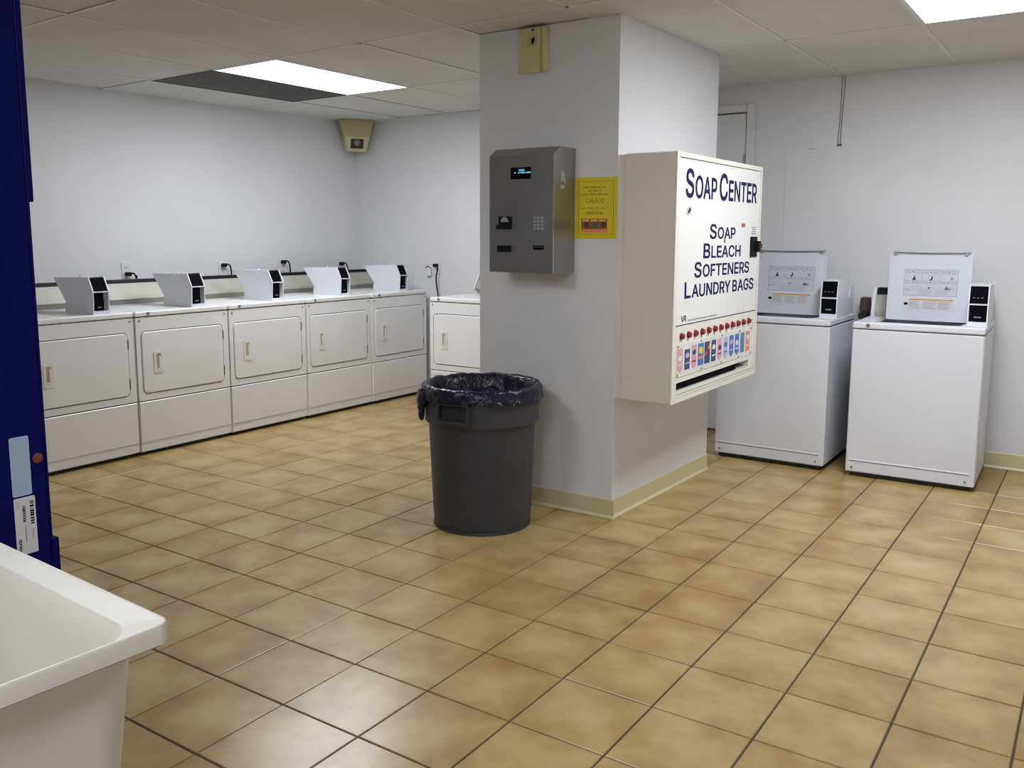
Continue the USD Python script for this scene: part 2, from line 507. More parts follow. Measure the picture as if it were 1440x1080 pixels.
lamp(3, 4, 'lit rectangular ceiling light above the dryers, next to the dark grey panel')
lamp(6, 1, 'lit rectangular ceiling light left of the camera, out of the picture')
lamp(9, 0, 'lit rectangular ceiling light behind the camera, out of the picture')
lamp(9, 4, 'lit rectangular ceiling light above the washers at the upper right')
q = np.array([G(2, 4), G(3, 4), G(3, 5), G(2, 5)])
ctr = q.mean(0)
t = thing('ceiling_panel', 'dark grey rectangular panel in the ceiling beside the lit lamp', 'ceiling panel', (ctr[0], ctr[1], CEIL))
q = q - ctr
part('panel', prism(q - np.sign(q) * 0.006, -0.002, 0.012), 'dark_panel', t)
part('edge_trim', [prism([q[k] - np.sign(q[k]) * .004, q[(k + 1) % 4] - np.sign(q[(k + 1) % 4]) * .004, q[(k + 1) % 4] - np.sign(q[(k + 1) % 4]) * .012, q[k] - np.sign(q[k]) * .012], -0.004, 0.0) for k in range(4)], 'dark_recess', t)

# ------------------------------------------------------------------ dryers
DW, DD, DT = 0.684, 0.70, 0.893


def meter(t, x0, x1, prof, slots, pmat='enamel_cool', label=None):
    """coin box: prof = side outline (depth, z) with a front that opens into two black slots"""
    w = 0.008
    body = [side(extr(Polygon(prof), w), x0), side(extr(Polygon(prof), w), x1 - w)]
    inset = Polygon(prof)
    b = part('coin_box', body, pmat, t, label=label)
    return b


def dryer(loc, rotz, label, mx, name='clothes_dryer', short=False):
    t = thing(name, label, 'dryer', loc, rotz, group=None)
    W = DW
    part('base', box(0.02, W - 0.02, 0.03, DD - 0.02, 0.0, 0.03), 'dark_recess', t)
    # cabinet with a shallow pocket for the door
    cab = cbox(0, W, 0.012, DD, 0.02, 0.858, 0.004)
    part('cabinet', cab, 'enamel', t)
    # upper front panel, opening for the door
    dx0, dx1, dz0, dz1 = 0.036, 0.636, 0.388, 0.768
    face = rrect(0.002, W - 0.002, 0.343, 0.857, 0.006).difference(rrect(dx0 - 0.005, dx1 + 0.005, dz0 - 0.005, dz1 + 0.005, 0.035, 6))
    part('front_panel', front(extr(face, 0.012), 0.012), 'enamel', t)
    part('door_gap', front(extr(rrect(dx0 - 0.006, dx1 + 0.006, dz0 - 0.006, dz1 + 0.006, 0.035, 6), 0.002), 0.0125), 'groove', t)
    d = part('door', front(chamfer_plate(rrect(dx0, dx1, dz0, dz1, 0.03, 6), 0.016, 0.004), 0.011), 'enamel', t)
    hx, hz0, hz1 = 0.142, 0.508, 0.642
    hf = rrect(hx - 0.030, hx + 0.030, hz0, hz1, 0.006).difference(rrect(hx - 0.016, hx + 0.016, hz0 + 0.016, hz1 - 0.016, 0.004))
    part('handle', front(extr(hf, 0.005), -0.004), 'cream_plastic', d, label='cream recessed pull handle')
    part('handle_recess', front(extr(rrect(hx - 0.017, hx + 0.017, hz0 + 0.015, hz1 - 0.015, 0.004), 0.0015), -0.004), 'handle_recess', d)
    part('handle_lip', [front(extr(rrect(hx + 0.004, hx + 0.015, hz0 + 0.02, hz1 - 0.03, 0.004), 0.007), -0.004), front(extr(rrect(hx - 0.014, hx + 0.014, hz0 + 0.016, hz0 + 0.03, 0.003), 0.006), -0.004)], 'cream_plastic', d)
    for z in (dz0 + 0.07, dz1 - 0.07):
        part('hinge', box(dx1 - 0.001, dx1 + 0.006, -0.004, 0.012, z - 0.03, z + 0.03), 'groove', d)
    # lower panel with a pressed toe line
    part('lower_panel', front(chamfer_plate(rrect(0.002, W - 0.002, 0.081, 0.336, 0.004), 0.0145, 0.004), 0.012), 'enamel', t)
    part('toe_panel', front(chamfer_plate(rrect(0.002, W - 0.002, 0.026, 0.082, 0.003), 0.0105, 0.002), 0.012), 'enamel', t)
    part('joint', box(0.004, W - 0.004, 0.004, 0.012, 0.335, 0.344), 'groove', t)
    # top
    top = cbox(0.0, W, -0.004, DD, 0.862, DT, 0.006)
    part('top', top, 'enamel', t)
    part('top_joint', box(0.004, W - 0.004, 0.002, 0.2, 0.856, 0.863), 'groove', t)
    part('lock', front(extr(Point(0.088, 0.879).buffer(0.011, quad_segs=5), 0.004), -0.003), 'screw_grey', t)
    for x in (0.027, W - 0.027):
        part('screw', front(extr(Point(x, 0.838).buffer(0.006, quad_segs=3), 0.003), 0.0), 'screw_grey', t)
    # control console
    prof = Polygon([(0.594, DT), (0.590, DT + 0.028), (0.564, DT + 0.036), (0.632, 1.038), (0.650, 1.046), (DD, 1.046), (DD, DT)])
    part('console', side(extr(prof, W - 0.03), 0.015), 'console_silver', t, label='silver sloped control console')
    for x in (0.004, W - 0.014):
        part('console_end', side(extr(Polygon([(0.588, DT), (0.584, DT + 0.022), (0.552, DT + 0.032), (0.626, 1.050), (0.650, 1.058), (DD + 0.002, 1.058), (DD + 0.002, DT)]), 0.010), x), 'enamel', t)
    part('console_cap', side(extr(Polygon([(0.626, 1.034), (0.636, 1.054), (DD + 0.004, 1.054), (DD + 0.004, 1.03), (0.66, 1.03)]), W - 0.03), 0.015), 'black_plastic', t)
    nrm = np.array([0, -0.842, 0.539])
    up = np.array([0, 0.539, 0.842])
    ink = []
    for bx, bw in ((0.10, 0.05), (0.19, 0.03), (0.28, 0.05), (W - 0.09, 0.05)):
        for k in range(4):
            s = sbox(bx + 0.004 * (k % 2), 0.050 + 0.012 * k, bx + bw, 0.054 + 0.012 * k)
            ink.append(frame(extr(s, 0.0008), (0, 0.566, DT + 0.035), (1, 0, 0), up, nrm))
    part('console_print', ink, 'console_print', t)
    # coin box
    x0, x1 = mx, mx + 0.105
    P = [(0.035, DT), (0.028, 1.028), (0.070, 1.111), (0.440, 1.101), (0.316, 0.955), (0.330, 0.945), (0.330, DT)]
    w = 0.007
    shell = [side(extr(Polygon(P), w), x0), side(extr(Polygon(P), w), x1 - w)]
    mid = Polygon([(0.062, DT), (0.062, 1.03), (0.088, 1.098), (0.076, 1.111), (0.440, 1.101), (0.316, 0.955), (0.330, 0.945), (0.330, DT)])
    shell.append(side(extr(mid, x1 - x0 - 2 * w), x0 + w))
    shell.append(box(x0 + w, x1 - w, 0.030, 0.062, 1.020, 1.028))
    shell.append(box(x0 + w, x1 - w, 0.034, 0.062, DT, DT + 0.02))
    cb = part('coin_box', shell, 'enamel_cool', t, label='white slanted coin box on the dryer top')
    part('coin_slide', side(extr(Polygon([(0.038, 1.03), (0.060, 1.03), (0.085, 1.10), (0.072, 1.104)]), x1 - x0 - 2 * w - 0.004), x0 + w + 0.002), 'slot_black', cb, label='black coin slide')
    part('coin_drawer', box(x0 + w + 0.004, x1 - 0.034, 0.036, 0.0625, DT + 0.022, 1.018), 'slot_black', cb, label='black coin drawer')
    part('drawer_pull', box(x0 + 0.03, x1 - 0.05, 0.033, 0.037, 0.93, 0.938), 'screw_grey', cb)
    part('lock_pin', trimesh.creation.icosphere(2, 0.007).apply_translation([x0 + 0.03, 0.20, 1.113]), 'chrome', cb, smooth=True)
    return t


FX = -3.572
drow = [(0.531, 0.452, 'white front-load dryer next to the blue machine, leftmost of the row'),
        (1.221, 0.432, 'white front-load dryer, second from the blue machine'),
        (1.908, 0.408, 'white front-load dryer in the middle of the row of five along the left wall'),
        (2.596, 0.392, 'white front-load dryer, second from the far corner in the left wall row'),
        (3.287, 0.380, 'white front-load dryer at the corner end of the left wall row')]
for k, (y, mx, lab) in enumerate(drow):
    dryer((FX + 0.006 * k, y + 0.0015, 0), 90, lab, mx)
dryer((-2.958, 3.296, 0), 0, 'white front-load dryer against the back wall, half hidden by the pillar and bin', 0.52)

# ------------------------------------------------------------------ washers
WW, WD, WT = 0.662, 0.59, 0.885


def washer(loc, rotz, label, mback):
    t = thing('washing_machine', label, 'washing machine', loc, rotz)
    W = WW
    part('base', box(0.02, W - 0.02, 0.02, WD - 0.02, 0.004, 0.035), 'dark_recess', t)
    for x in (0.05, W - 0.05):
        for y in (0.05, WD - 0.05):
            part('foot', cyl((x, y, 0), (x, y, 0.02), 0.018), 'black_rubber', t)
    hole = trimesh.creation.cylinder(radius=0.23, height=0.9, sections=40)
    hole.apply_translation([W / 2 - 0.02, 0.29, 0.75])
    cab = cut(cbox(0, W, 0.0, WD, 0.026, 0.846, 0.006), hole)
    part('cabinet', cab, 'enamel_cool', t)
    part('toe_bead', side(extr(Polygon([(0.001, 0.106), (-0.0025, 0.097), (-0.0025, 0.095), (0.001, 0.092)]), W - 0.05), 0.02), 'enamel_cool', t)
    part('toe_line', box(0.02, W - 0.028, -0.0006, 0.004, 0.088, 0.092), 'pale_ink', t)
    for x in (0.034, W - 0.045):
        part('screw', front(extr(Point(x, 0.052).buffer(0.006, quad_segs=3), 0.003), 0.0), 'screw_grey', t)
    part('joint', box(0.003, W - 0.003, 0.004, WD - 0.01, 0.845, 0.851), 'groove', t)
    op = extr(rrect(0.10, 0.545, 0.075, 0.43, 0.05, 5), 0.2)
    op.apply_translation([0, 0, 0.8])
    part('top', cut(cbox(-0.001, W + 0.001, -0.004, WD, 0.850, WT, 0.006), op), 'enamel_cool', t)
    part('lid_opening_rim', [frame(extr(rrect(0.097, 0.548, 0.072, 0.433, 0.052, 5).difference(rrect(0.112, 0.533, 0.087, 0.418, 0.045, 5)), 0.006), (0, 0, WT - 0.010), (1, 0, 0), (0, 1, 0))], 'tub_enamel', t)
    tub = lathe([(0.0, 0.40), (0.20, 0.40), (0.222, 0.45), (0.222, 0.846), (0.214, 0.846), (0.214, 0.46), (0.19, 0.415), (0.0, 0.415)], 40)
    tub.apply_translation([W / 2 - 0.02, 0.29, 0])
    part('tub', tub, 'tub_enamel', t, smooth=40)
    ag = lathe([(0, 0.41), (0.09, 0.41), (0.05, 0.46), (0.04, 0.78), (0.03, 0.80), (0, 0.805)], 20)
    ag.apply_translation([W / 2 - 0.02, 0.29, 0])
    part('agitator', ag, 'console_print', t, smooth=40)
    part('lock', front(extr(Point(0.082, 0.870).buffer(0.011, quad_segs=5), 0.004), -0.003), 'screw_grey', t)
    # console
    cp = Polygon([(0.452, WT), (0.448, WT + 0.03), (0.505, 1.045), (0.585, 1.045), (0.585, WT)])
    cs = part('console', side(extr(cp, W - 0.06), 0.03), 'console_silver', t, label='silver sloped control console')
    for x in (0.012, W - 0.032):
        part('console_end', side(extr(Polygon([(0.440, WT), (0.436, WT + 0.03), (0.496, 1.056), (0.588, 1.056), (0.588, WT)]), 0.02), x), 'enamel_cool', t)
    part('console_cap', side(extr(Polygon([(0.488, 1.016), (0.500, 1.053), (0.586, 1.053), (0.586, 1.03), (0.52, 1.03)]), W - 0.064), 0.032), 'black_plastic', t)
    # lid, opened upright and leaning a little back: drawn flat then stood up
    L = 0.385
    lx0, lx1 = 0.130, 0.556
    lean = math.radians(7)
    o = np.array([0, 0.240, WT + 0.004])
    ux, uy = np.array([1, 0, 0]), np.array([0, math.sin(lean), math.cos(lean)])
    un = np.cross(ux, uy)            # towards the front
    outl = rrect(lx0, lx1, 0, L, 0.012, 4)
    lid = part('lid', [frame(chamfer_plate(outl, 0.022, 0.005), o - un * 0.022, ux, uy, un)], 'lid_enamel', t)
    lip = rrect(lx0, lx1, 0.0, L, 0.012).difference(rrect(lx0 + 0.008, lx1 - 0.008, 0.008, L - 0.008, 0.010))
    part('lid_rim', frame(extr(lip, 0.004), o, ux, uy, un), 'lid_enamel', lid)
    xs = np.linspace(lx0 + 0.018, lx1 - 0.012, 9)
    part('lid_rod', tube([o + ux * x + uy * (L + 0.001 - 0.004 * math.sin(k / 8 * PI)) + un * 0.008 for k, x in enumerate(xs)], 0.0032, 6), 'screw_grey', lid, smooth=True, label='thin grey rod along the lid edge')
    part('rod_clip', [frame(extr(rrect(x - 0.008, x + 0.008, L - 0.014, L + 0.004, 0.003), 0.010), o, ux, uy, un) for x in (lx0 + 0.028, lx1 - 0.034)], 'screw_grey', lid)
    part('bumper', frame(extr(rrect(lx0 - 0.006, lx0 + 0.004, 0.006, 0.05, 0.003), 0.01), o - un * 0.01, ux, uy, un), 'groove', lid)

    def pl(poly, lift, m, name, par=lid, label=None):
        return part(name, frame(extr(poly, 0.0006), o + un * lift, ux, uy, un), m, par, label=label)
    # pictogram decal
    a0, a1, b0, b1 = lx0 + 0.082, lx0 + 0.360, 0.142, 0.292
    dec = pl(rrect(a0, a1, b0, b1, 0.004), 0.0002, 'label_paper', 'instruction_decal', label='printed decal of six pictograms')
    lines = [sbox(a0, b1 - 0.0012, a1, b1), sbox(a0, b0, a1, b0 + 0.0012), sbox(a0, b0, a0 + 0.0012, b1), sbox(a1 - 0.0012, b0, a1, b1),
             sbox(a0, b1 - 0.009, a1, b1 - 0.0078), sbox(a0, b1 - 0.068, a1, b1 - 0.067), sbox(a0, b1 - 0.116, a1, b1 - 0.115)]
    cw = (a1 - a0) / 3
    for k in (1, 2):
        lines.append(sbox(a0 + k * cw - 0.0005, b1 - 0.116, a0 + k * cw + 0.0005, b1 - 0.009))
    grey, dark = [], []
    rr = random.Random(3)
    for k in range(3):
        for row in (0, 1):
            cx, cz = a0 + k * cw, b1 - 0.010 - row * 0.058
            for s in range(3):
                grey.append(sbox(cx + 0.008, cz - 0.006 - 0.004 * s, cx + 0.030 + rr.uniform(0, .008), cz - 0.0045 - 0.004 * s))
                grey.append(sbox(cx + 0.055, cz - 0.006 - 0.004 * s, cx + 0.080 + rr.uniform(0, .008), cz - 0.0045 - 0.004 * s))
            dark.append(Point(cx + 0.045, cz - 0.007).buffer(0.003, quad_segs=3))
    # pictograms: figures, a basin, a drawer, a knob, clothes
    c1 = a0 + 0.5 * cw
    dark += [Polygon([(c1 - 0.006, b1 - 0.062), (c1 + 0.016, b1 - 0.062), (c1 + 0.009, b1 - 0.046), (c1 + 0.008, b1 - 0.038), (c1 + 0.004, b1 - 0.038), (c1 + 0.003, b1 - 0.048)])]
    c2 = a0 + 1.5 * cw
    dark += [Polygon([(c2 - 0.008, b1 - 0.062), (c2 + 0.006, b1 - 0.062), (c2 + 0.010, b1 - 0.040), (c2 + 0.004, b1 - 0.040), (c2 + 0.001, b1 - 0.055), (c2 - 0.006, b1 - 0.058)])]
    grey += [LineString([(c2 - 0.012, b1 - 0.045), (c2 - 0.012, b1 - 0.063), (c2 + 0.014, b1 - 0.063), (c2 + 0.018, b1 - 0.046)]).buffer(0.0008)]
    c3 = a0 + 2.5 * cw
    grey += [Polygon([(c3 + 0.004, b1 - 0.058), (c3 + 0.022, b1 - 0.058), (c3 + 0.022, b1 - 0.046), (c3 + 0.014, b1 - 0.040), (c3 + 0.006, b1 - 0.046)]), sbox(c3 - 0.030, b1 - 0.030, c3 + 0.030, b1 - 0.029)]
    grey += [LineString([(c1 - 0.030, b1 - 0.112), (c1 - 0.022, b1 - 0.102), (c1 + 0.018, b1 - 0.102), (c1 + 0.020, b1 - 0.094), (c1 + 0.030, b1 - 0.094), (c1 + 0.030, b1 - 0.112)]).buffer(0.0009)]
    dark += [affinity.rotate(Point(c2 - 0.008, b1 - 0.105).buffer(0.004, quad_segs=4), 0)]
    grey += [affinity.rotate(sbox(c2 - 0.016, b1 - 0.108, c2 + 0.008, b1 - 0.103), 25), LineString([(c2 + 0.010, b1 - 0.100), (c2 + 0.022, b1 - 0.088)]).buffer(0.001)]
    dark += [sbox(c3 - 0.020, b1 - 0.113, c3 + 0.008, b1 - 0.109), sbox(c3 - 0.012, b1 - 0.107, c3 - 0.006, b1 - 0.097)]
    grey += [sbox(c3 - 0.020, b1 - 0.108, c3 + 0.020, b1 - 0.100)]
    for s in range(4):
        grey.append(sbox(a0 + 0.078, b0 + 0.026 - 0.006 * s, a0 + 0.140 + rr.uniform(0, .01), b0 + 0.0275 - 0.006 * s))
        grey.append(sbox(a0 + 0.160, b0 + 0.026 - 0.006 * s, a0 + 0.225 + rr.uniform(0, .01), b0 + 0.0275 - 0.006 * s))
    for s in range(2):
        grey.append(sbox(a0 + 0.005, b0 + 0.031 - 0.005 * s, a0 + 0.04, b0 + 0.0325 - 0.005 * s))
    part('decal_lines', [frame(extr(g, 0.0004), o + un * 0.0009, ux, uy, un) for g in lines], 'decal_edge', lid)
    part('decal_text', [frame(extr(g, 0.0004), o + un * 0.0009, ux, uy, un) for g in grey], 'pale_ink', lid)
    part('pictogram', [frame(extr(g, 0.0004), o + un * 0.0010, ux, uy, un) for g in dark], 'navy_ink', lid)
    # warning decal
    w0, w1 = lx0 + 0.086, lx0 + 0.346
    pl(rrect(w0, w1, 0.058, 0.125, 0.003), 0.0002, 'warning_paper', 'warning_decal', label='warning label with orange stripe')
    pl(sbox(w0 + 0.028, 0.116, w1 - 0.002, 0.124), 0.0009, 'warning_orange', 'warning_stripe')
    part('warning_mark', frame(extr(sbox(w0 + 0.005, 0.088, w0 + 0.024, 0.101), 0.0004), o + un * 0.0009, ux, uy, un), 'slot_black', lid)
    txt = []
    for col in range(3):
        for s in range(7):
            x = w0 + 0.028 + col * 0.076
            txt.append(sbox(x, 0.108 - 0.0066 * s, x + 0.060 + rr.uniform(-.014, .008), 0.1105 - 0.0066 * s))
    part('warning_text', [frame(extr(g, 0.0004), o + un * 0.0009, ux, uy, un) for g in txt], 'grey_ink', lid)
    # coin box at the right
    x0, x1 = W - 0.102, W - 0.002
    f0 = mback
    P = [(f0, WT), (f0 + 0.004, 1.02), (f0 + 0.018, 1.105), (f0 + 0.26, 1.105), (f0 + 0.26, 1.0), (f0 + 0.30, 0.95), (f0 + 0.30, WT)]
    w = 0.007
    sh = [side(extr(Polygon(P), w), x0), side(extr(Polygon(P), w), x1 - w)]
    sh.append(side(extr(Polygon([(f0 + 0.03, WT), (f0 + 0.034, 1.02), (f0 + 0.045, 1.099), (f0 + 0.019, 1.099), (f0 + 0.018, 1.105), (f0 + 0.26, 1.105), (f0 + 0.26, 1.0), (f0 + 0.30, 0.95), (f0 + 0.30, WT)]), x1 - x0 - 2 * w), x0 + w))
    sh.append(box(x0 + w, x1 - w, f0 + 0.003, f0 + 0.034, 0.998, 1.006))
    sh.append(box(x0 + w, x1 - w, f0 + 0.001, f0 + 0.034, WT, WT + 0.024))
    cb = part('coin_box', sh, 'enamel_cool', t, label='white coin box with two black panels')
    part('coin_slide', side(extr(Polygon([(f0 + 0.008, 1.008), (f0 + 0.036, 1.008), (f0 + 0.044, 1.097), (f0 + 0.021, 1.097)]), x1 - x0 - 2 * w - 0.003), x0 + w + 0.0015), 'slot_black', cb, label='black coin slide panel')
    part('coin_drawer', box(x0 + w + 0.003, x1 - w - 0.003, f0 + 0.006, f0 + 0.032, WT + 0.026, 0.996), 'slot_black', cb, label='black coin drawer')
    part('slide_mark', [box(x0 + 0.02 + 0.02 * k, x0 + 0.032 + 0.02 * k, f0 + 0.012, f0 + 0.014, 1.035, 1.040) for k in range(3)], 'screw_grey', cb)
    part('drawer_pull', box(x0 + 0.032, x1 - 0.034, f0 + 0.003, f0 + 0.007, 0.930, 0.938), 'screw_grey', cb)
    part('lock_pin', trimesh.creation.icosphere(2, 0.008).apply_translation([x1 - 0.03, f0 + 0.12, 1.112]), 'chrome', cb, smooth=True)
    return t


washer((-0.655, 3.257, 0), 0, 'white top-load washer with open lid, beside the soap cabinet', 0.15)
washer((0.134, 3.249, 0), 1.6, 'white top-load washer with open lid, nearest the right edge of the room', 0.11)

# brown pipe fitting standing up behind the gap between the washers
t = thing('pipe_fitting', 'dark brown pipe fitting against the wall between the two washers', 'pipe fitting', (0.080, 3.895, 0))
part('riser', cyl((0, 0.02, 0.0), (0, 0.02, 0.90), 0.016), 'valve_brown', t, smooth=40)
part('riser', cyl((0.035, 0.02, 0.0), (0.035, 0.02, 0.90), 0.013), 'black_rubber', t, smooth=40)
part('upper_block', cbox(-0.050, 0.004, -0.03, 0.03, 0.895, 0.985, 0.006), 'valve_brown', t)
part('lower_block', cbox(0.0, 0.052, -0.03, 0.03, 0.866, 0.935, 0.008), 'valve_brown', t)
part('hose_nut', cyl((-0.03, -0.015, 0.87), (-0.03, -0.05, 0.87), 0.026, 8), 'black_rubber', t)

# ------------------------------------------------------------------ soap dispenser on the pillar's right side
SX, SY0, SY1, SZ0, SZ1 = -0.315, 1.782, 2.938, 0.592, 1.735
t = thing('soap_dispenser', 'cream and white laundry soap vending cabinet with navy lettering on the pillar', 'soap dispenser', (PR, SY0, SZ0))
O = np.array([PR, SY0, SZ0])
sx, sw, sh_ = SX - PR, SY1 - SY0, SZ1 - SZ0


def fp(poly, lift, d):
    """drawing (y, z in world metres) on the cabinet's front, facing +x"""
    return frame(extr(poly, d), (sx + lift, -SY0, -SZ0), (0, 1, 0), (0, 0, 1), (1, 0, 0))


slot_cut = box(sx - 0.06, sx + 0.05, 1.838 - SY0, 2.822 - SY0, 0.648 - SZ0, 0.685 - SZ0)
part('cabinet', cut(cbox(0.032, sx - 0.004, 0, sw, 0, sh_, 0.004), slot_cut), 'cabinet_cream', t)
part('back_plate', box(0.001, 0.034, 0.004, sw - 0.03, 0.004, sh_ - 0.004), 'cabinet_cream', t)
fr = sbox(SY0, SZ0, SY1, SZ1).difference(sbox(SY0 + 0.028, SZ0 + 0.022, SY1 - 0.022, SZ1 - 0.022))
part('frame', fp(fr, -0.004, 0.007), 'lower_cream', t)
part('front_gap', fp(sbox(SY0 + 0.026, SZ0 + 0.02, SY1 - 0.02, SZ1 - 0.02).difference(sbox(1.838, 0.648, 2.822, 0.685)), -0.0055, 0.002), 'groove', t)
ZD = 0.952
part('door_panel', fp(rrect(SY0 + 0.032, SY1 - 0.026, ZD + 0.003, SZ1 - 0.026, 0.003), -0.004, 0.0055), 'panel_white', t, label='white upper door panel')
low = rrect(SY0 + 0.032, SY1 - 0.026, SZ0 + 0.024, ZD - 0.003, 0.003).difference(sbox(1.838, 0.648, 2.822, 0.685))
part('lower_panel', fp(low, -0.004, 0.0055), 'lower_cream', t, label='cream lower panel with buttons')
part('lower_line', fp(sbox(SY0 + 0.05, 0.628, SY1 - 0.03, 0.631), 0.0015, 0.0006), 'grey_ink', t)
part('slot', [box(sx - 0.058, sx - 0.05, 1.835 - SY0, 2.825 - SY0, 0.645 - SZ0, 0.688 - SZ0)], 'dark_recess', t, label='dark dispensing slot')
part('slot_flap', fp(sbox(1.842, 0.651, 2.66, 0.683), -0.012, 0.002), 'slot_black', t)


def smallcaps(words, y0, y1, z0, big, small):
    ms, x = [], 0.0
    for wi, (first, others, fbig) in enumerate(words):
        for txt, h in ((first, big if fbig else small), (others, small)):
            m = meshkit.text_mesh(txt, h, 0.0008, True)
            m.apply_translation([x - m.bounds[0][0], 0, 0])
            x = m.bounds[1][0] + h * 0.13
            ms.append(m)
        x += small * 0.22
    m = trimesh.util.concatenate(ms)
    s = (y1 - y0) / (m.bounds[1][0] - m.bounds[0][0])
    m.apply_scale([s, 1, 1])
    return frame(m, (sx + 0.0015, y0 - SY0, z0 - SZ0), (0, 1, 0), (0, 0, 1), (1, 0, 0))


part('lettering', smallcaps([('S', 'OAP', 1), ('C', 'ENTER', 1)], 1.885, 2.855, 1.540, 0.124, 0.098), 'navy_ink', t, label='navy SOAP CENTER lettering')
part('lettering', smallcaps([('S', 'OAP', 1)], 2.195, 2.548, 1.350, 0.068, 0.054), 'navy_ink', t, label='navy SOAP line')
part('lettering', smallcaps([('B', 'LEACH', 1)], 2.120, 2.634, 1.257, 0.068, 0.056), 'navy_ink', t, label='navy BLEACH line')
part('lettering', smallcaps([('S', 'OFTENERS', 1)], 2.014, 2.776, 1.168, 0.070, 0.057), 'navy_ink', t, label='navy SOFTENERS line')
part('lettering', smallcaps([('L', 'AUNDRY', 1), ('B', 'AGS', 0)], 1.904, 2.857, 1.076, 0.072, 0.058), 'navy_ink', t, label='navy LAUNDRY BAGS line')
m = lettering('VR', 0.026, 0.062, 0.0008, True)
part('maker_mark', frame(m, (sx + 0.0015, 1.872 - SY0, 0.968 - SZ0), (0, 1, 0), (0, 0, 1), (1, 0, 0)), 'navy_ink', t)
fine = []
x = 1.955
rr = random.Random(5)
while x < 2.30:
    w = rr.uniform(0.012, 0.04)
    fine.append(fp(sbox(x, 0.9655, x + w, 0.9725), 0.0015, 0.0005))
    x += w + 0.006
part('fine_print', fine, 'pale_ink', t)
lk = [frame(extr(affinity.rotate(affinity.scale(Point(0, 0).buffer(0.02, quad_segs=8), 1.0, 0.75), 35), 0.006), (sx + 0.0015, 1.922 - SY0, 1.478 - SZ0), (0, 1, 0), (0, 0, 1), (1, 0, 0))]
lkp = part('lock', lk, 'chrome', t, label='chrome key lock')
part('keyhole', frame(extr(affinity.rotate(sbox(-0.014, -0.004, 0.014, 0.004), 35), 0.001), (sx + 0.0075, 1.922 - SY0, 1.478 - SZ0), (0, 1, 0), (0, 0, 1), (1, 0, 0)), 'slot_black', lkp)
part('screw', fp(Point(2.395, 1.337).buffer(0.010, quad_segs=3), 0.0015, 0.002), 'screw_grey', t)
part('sticker', fp(sbox(2.635, 1.408, 2.690, 1.428), 0.0015, 0.0005), 'print_red', t, label='tiny red sticker')
part('sticker', fp(sbox(2.79, 1.365, 2.875, 1.42), 0.0015, 0.0005), 'print_white', t)
part('sticker_text', [fp(sbox(2.795, 1.372 + 0.011 * k, 2.865, 1.377 + 0.011 * k), 0.002, 0.0005) for k in range(4)], 'pale_ink', t)
part('price_tag', fp(sbox(2.864, 0.855, 2.868, 0.905).union(sbox(2.852, 0.901, 2.868, 0.905)), 0.0015, 0.0006), 'grey_ink', t)
cm = part('coin_mechanism', [box(sx + 0.001, sx + 0.010, 2.780 - SY0, 2.872 - SY0, 1.250 - SZ0, 1.358 - SZ0), box(sx + 0.010, sx + 0.030, 2.835 - SY0, 2.872 - SY0, 1.275 - SZ0, 1.335 - SZ0)], 'black_plastic', t, label='black coin mechanism')
part('coin_slide', box(sx + 0.012, sx + 0.040, 2.845 - SY0, 2.866 - SY0, 1.296 - SZ0, 1.322 - SZ0), 'valve_brown', cm)
for k in range(12):
    y = 1.880 + k * (2.795 - 1.880) / 11
    bt = lathe([(0, 0), (0.017, 0), (0.017, 0.005), (0.0135, 0.006), (0.0135, 0.013), (0.011, 0.016), (0, 0.017)], 16)
    part('button', frame(bt, (sx + 0.0015, y - SY0, 0.9015 - SZ0), (0, 1, 0), (0, 0, 1), (1, 0, 0)), 'button_red', t, smooth=40)
pan = part('sample_panel', fp(rrect(1.832, 2.850, 0.712, 0.866, 0.004), 0.0015, 0.003), 'sample_plate', t, label='pale plate showing the products')
for y, z in ((1.845, 0.855), (2.12, 0.858), (2.40, 0.858), (2.66, 0.858), (2.838, 0.856), (1.842, 0.722), (2.13, 0.720), (2.40, 0.720), (2.65, 0.720), (2.838, 0.722)):
    part('rivet', fp(Point(y, z).buffer(0.006, quad_segs=3), 0.0045, 0.002), 'screw_grey', pan)
ps = ['pink', 'navy', 'pink', 'blue', 'navy', 'navy', 'pink', 'lilac', 'blue', 'blue', 'teal', 'orange']
acc = ['white', 'lilac', 'navy', 'yellow', 'red', 'white', 'navy', 'blue', 'lilac', 'white', 'blue', 'white']
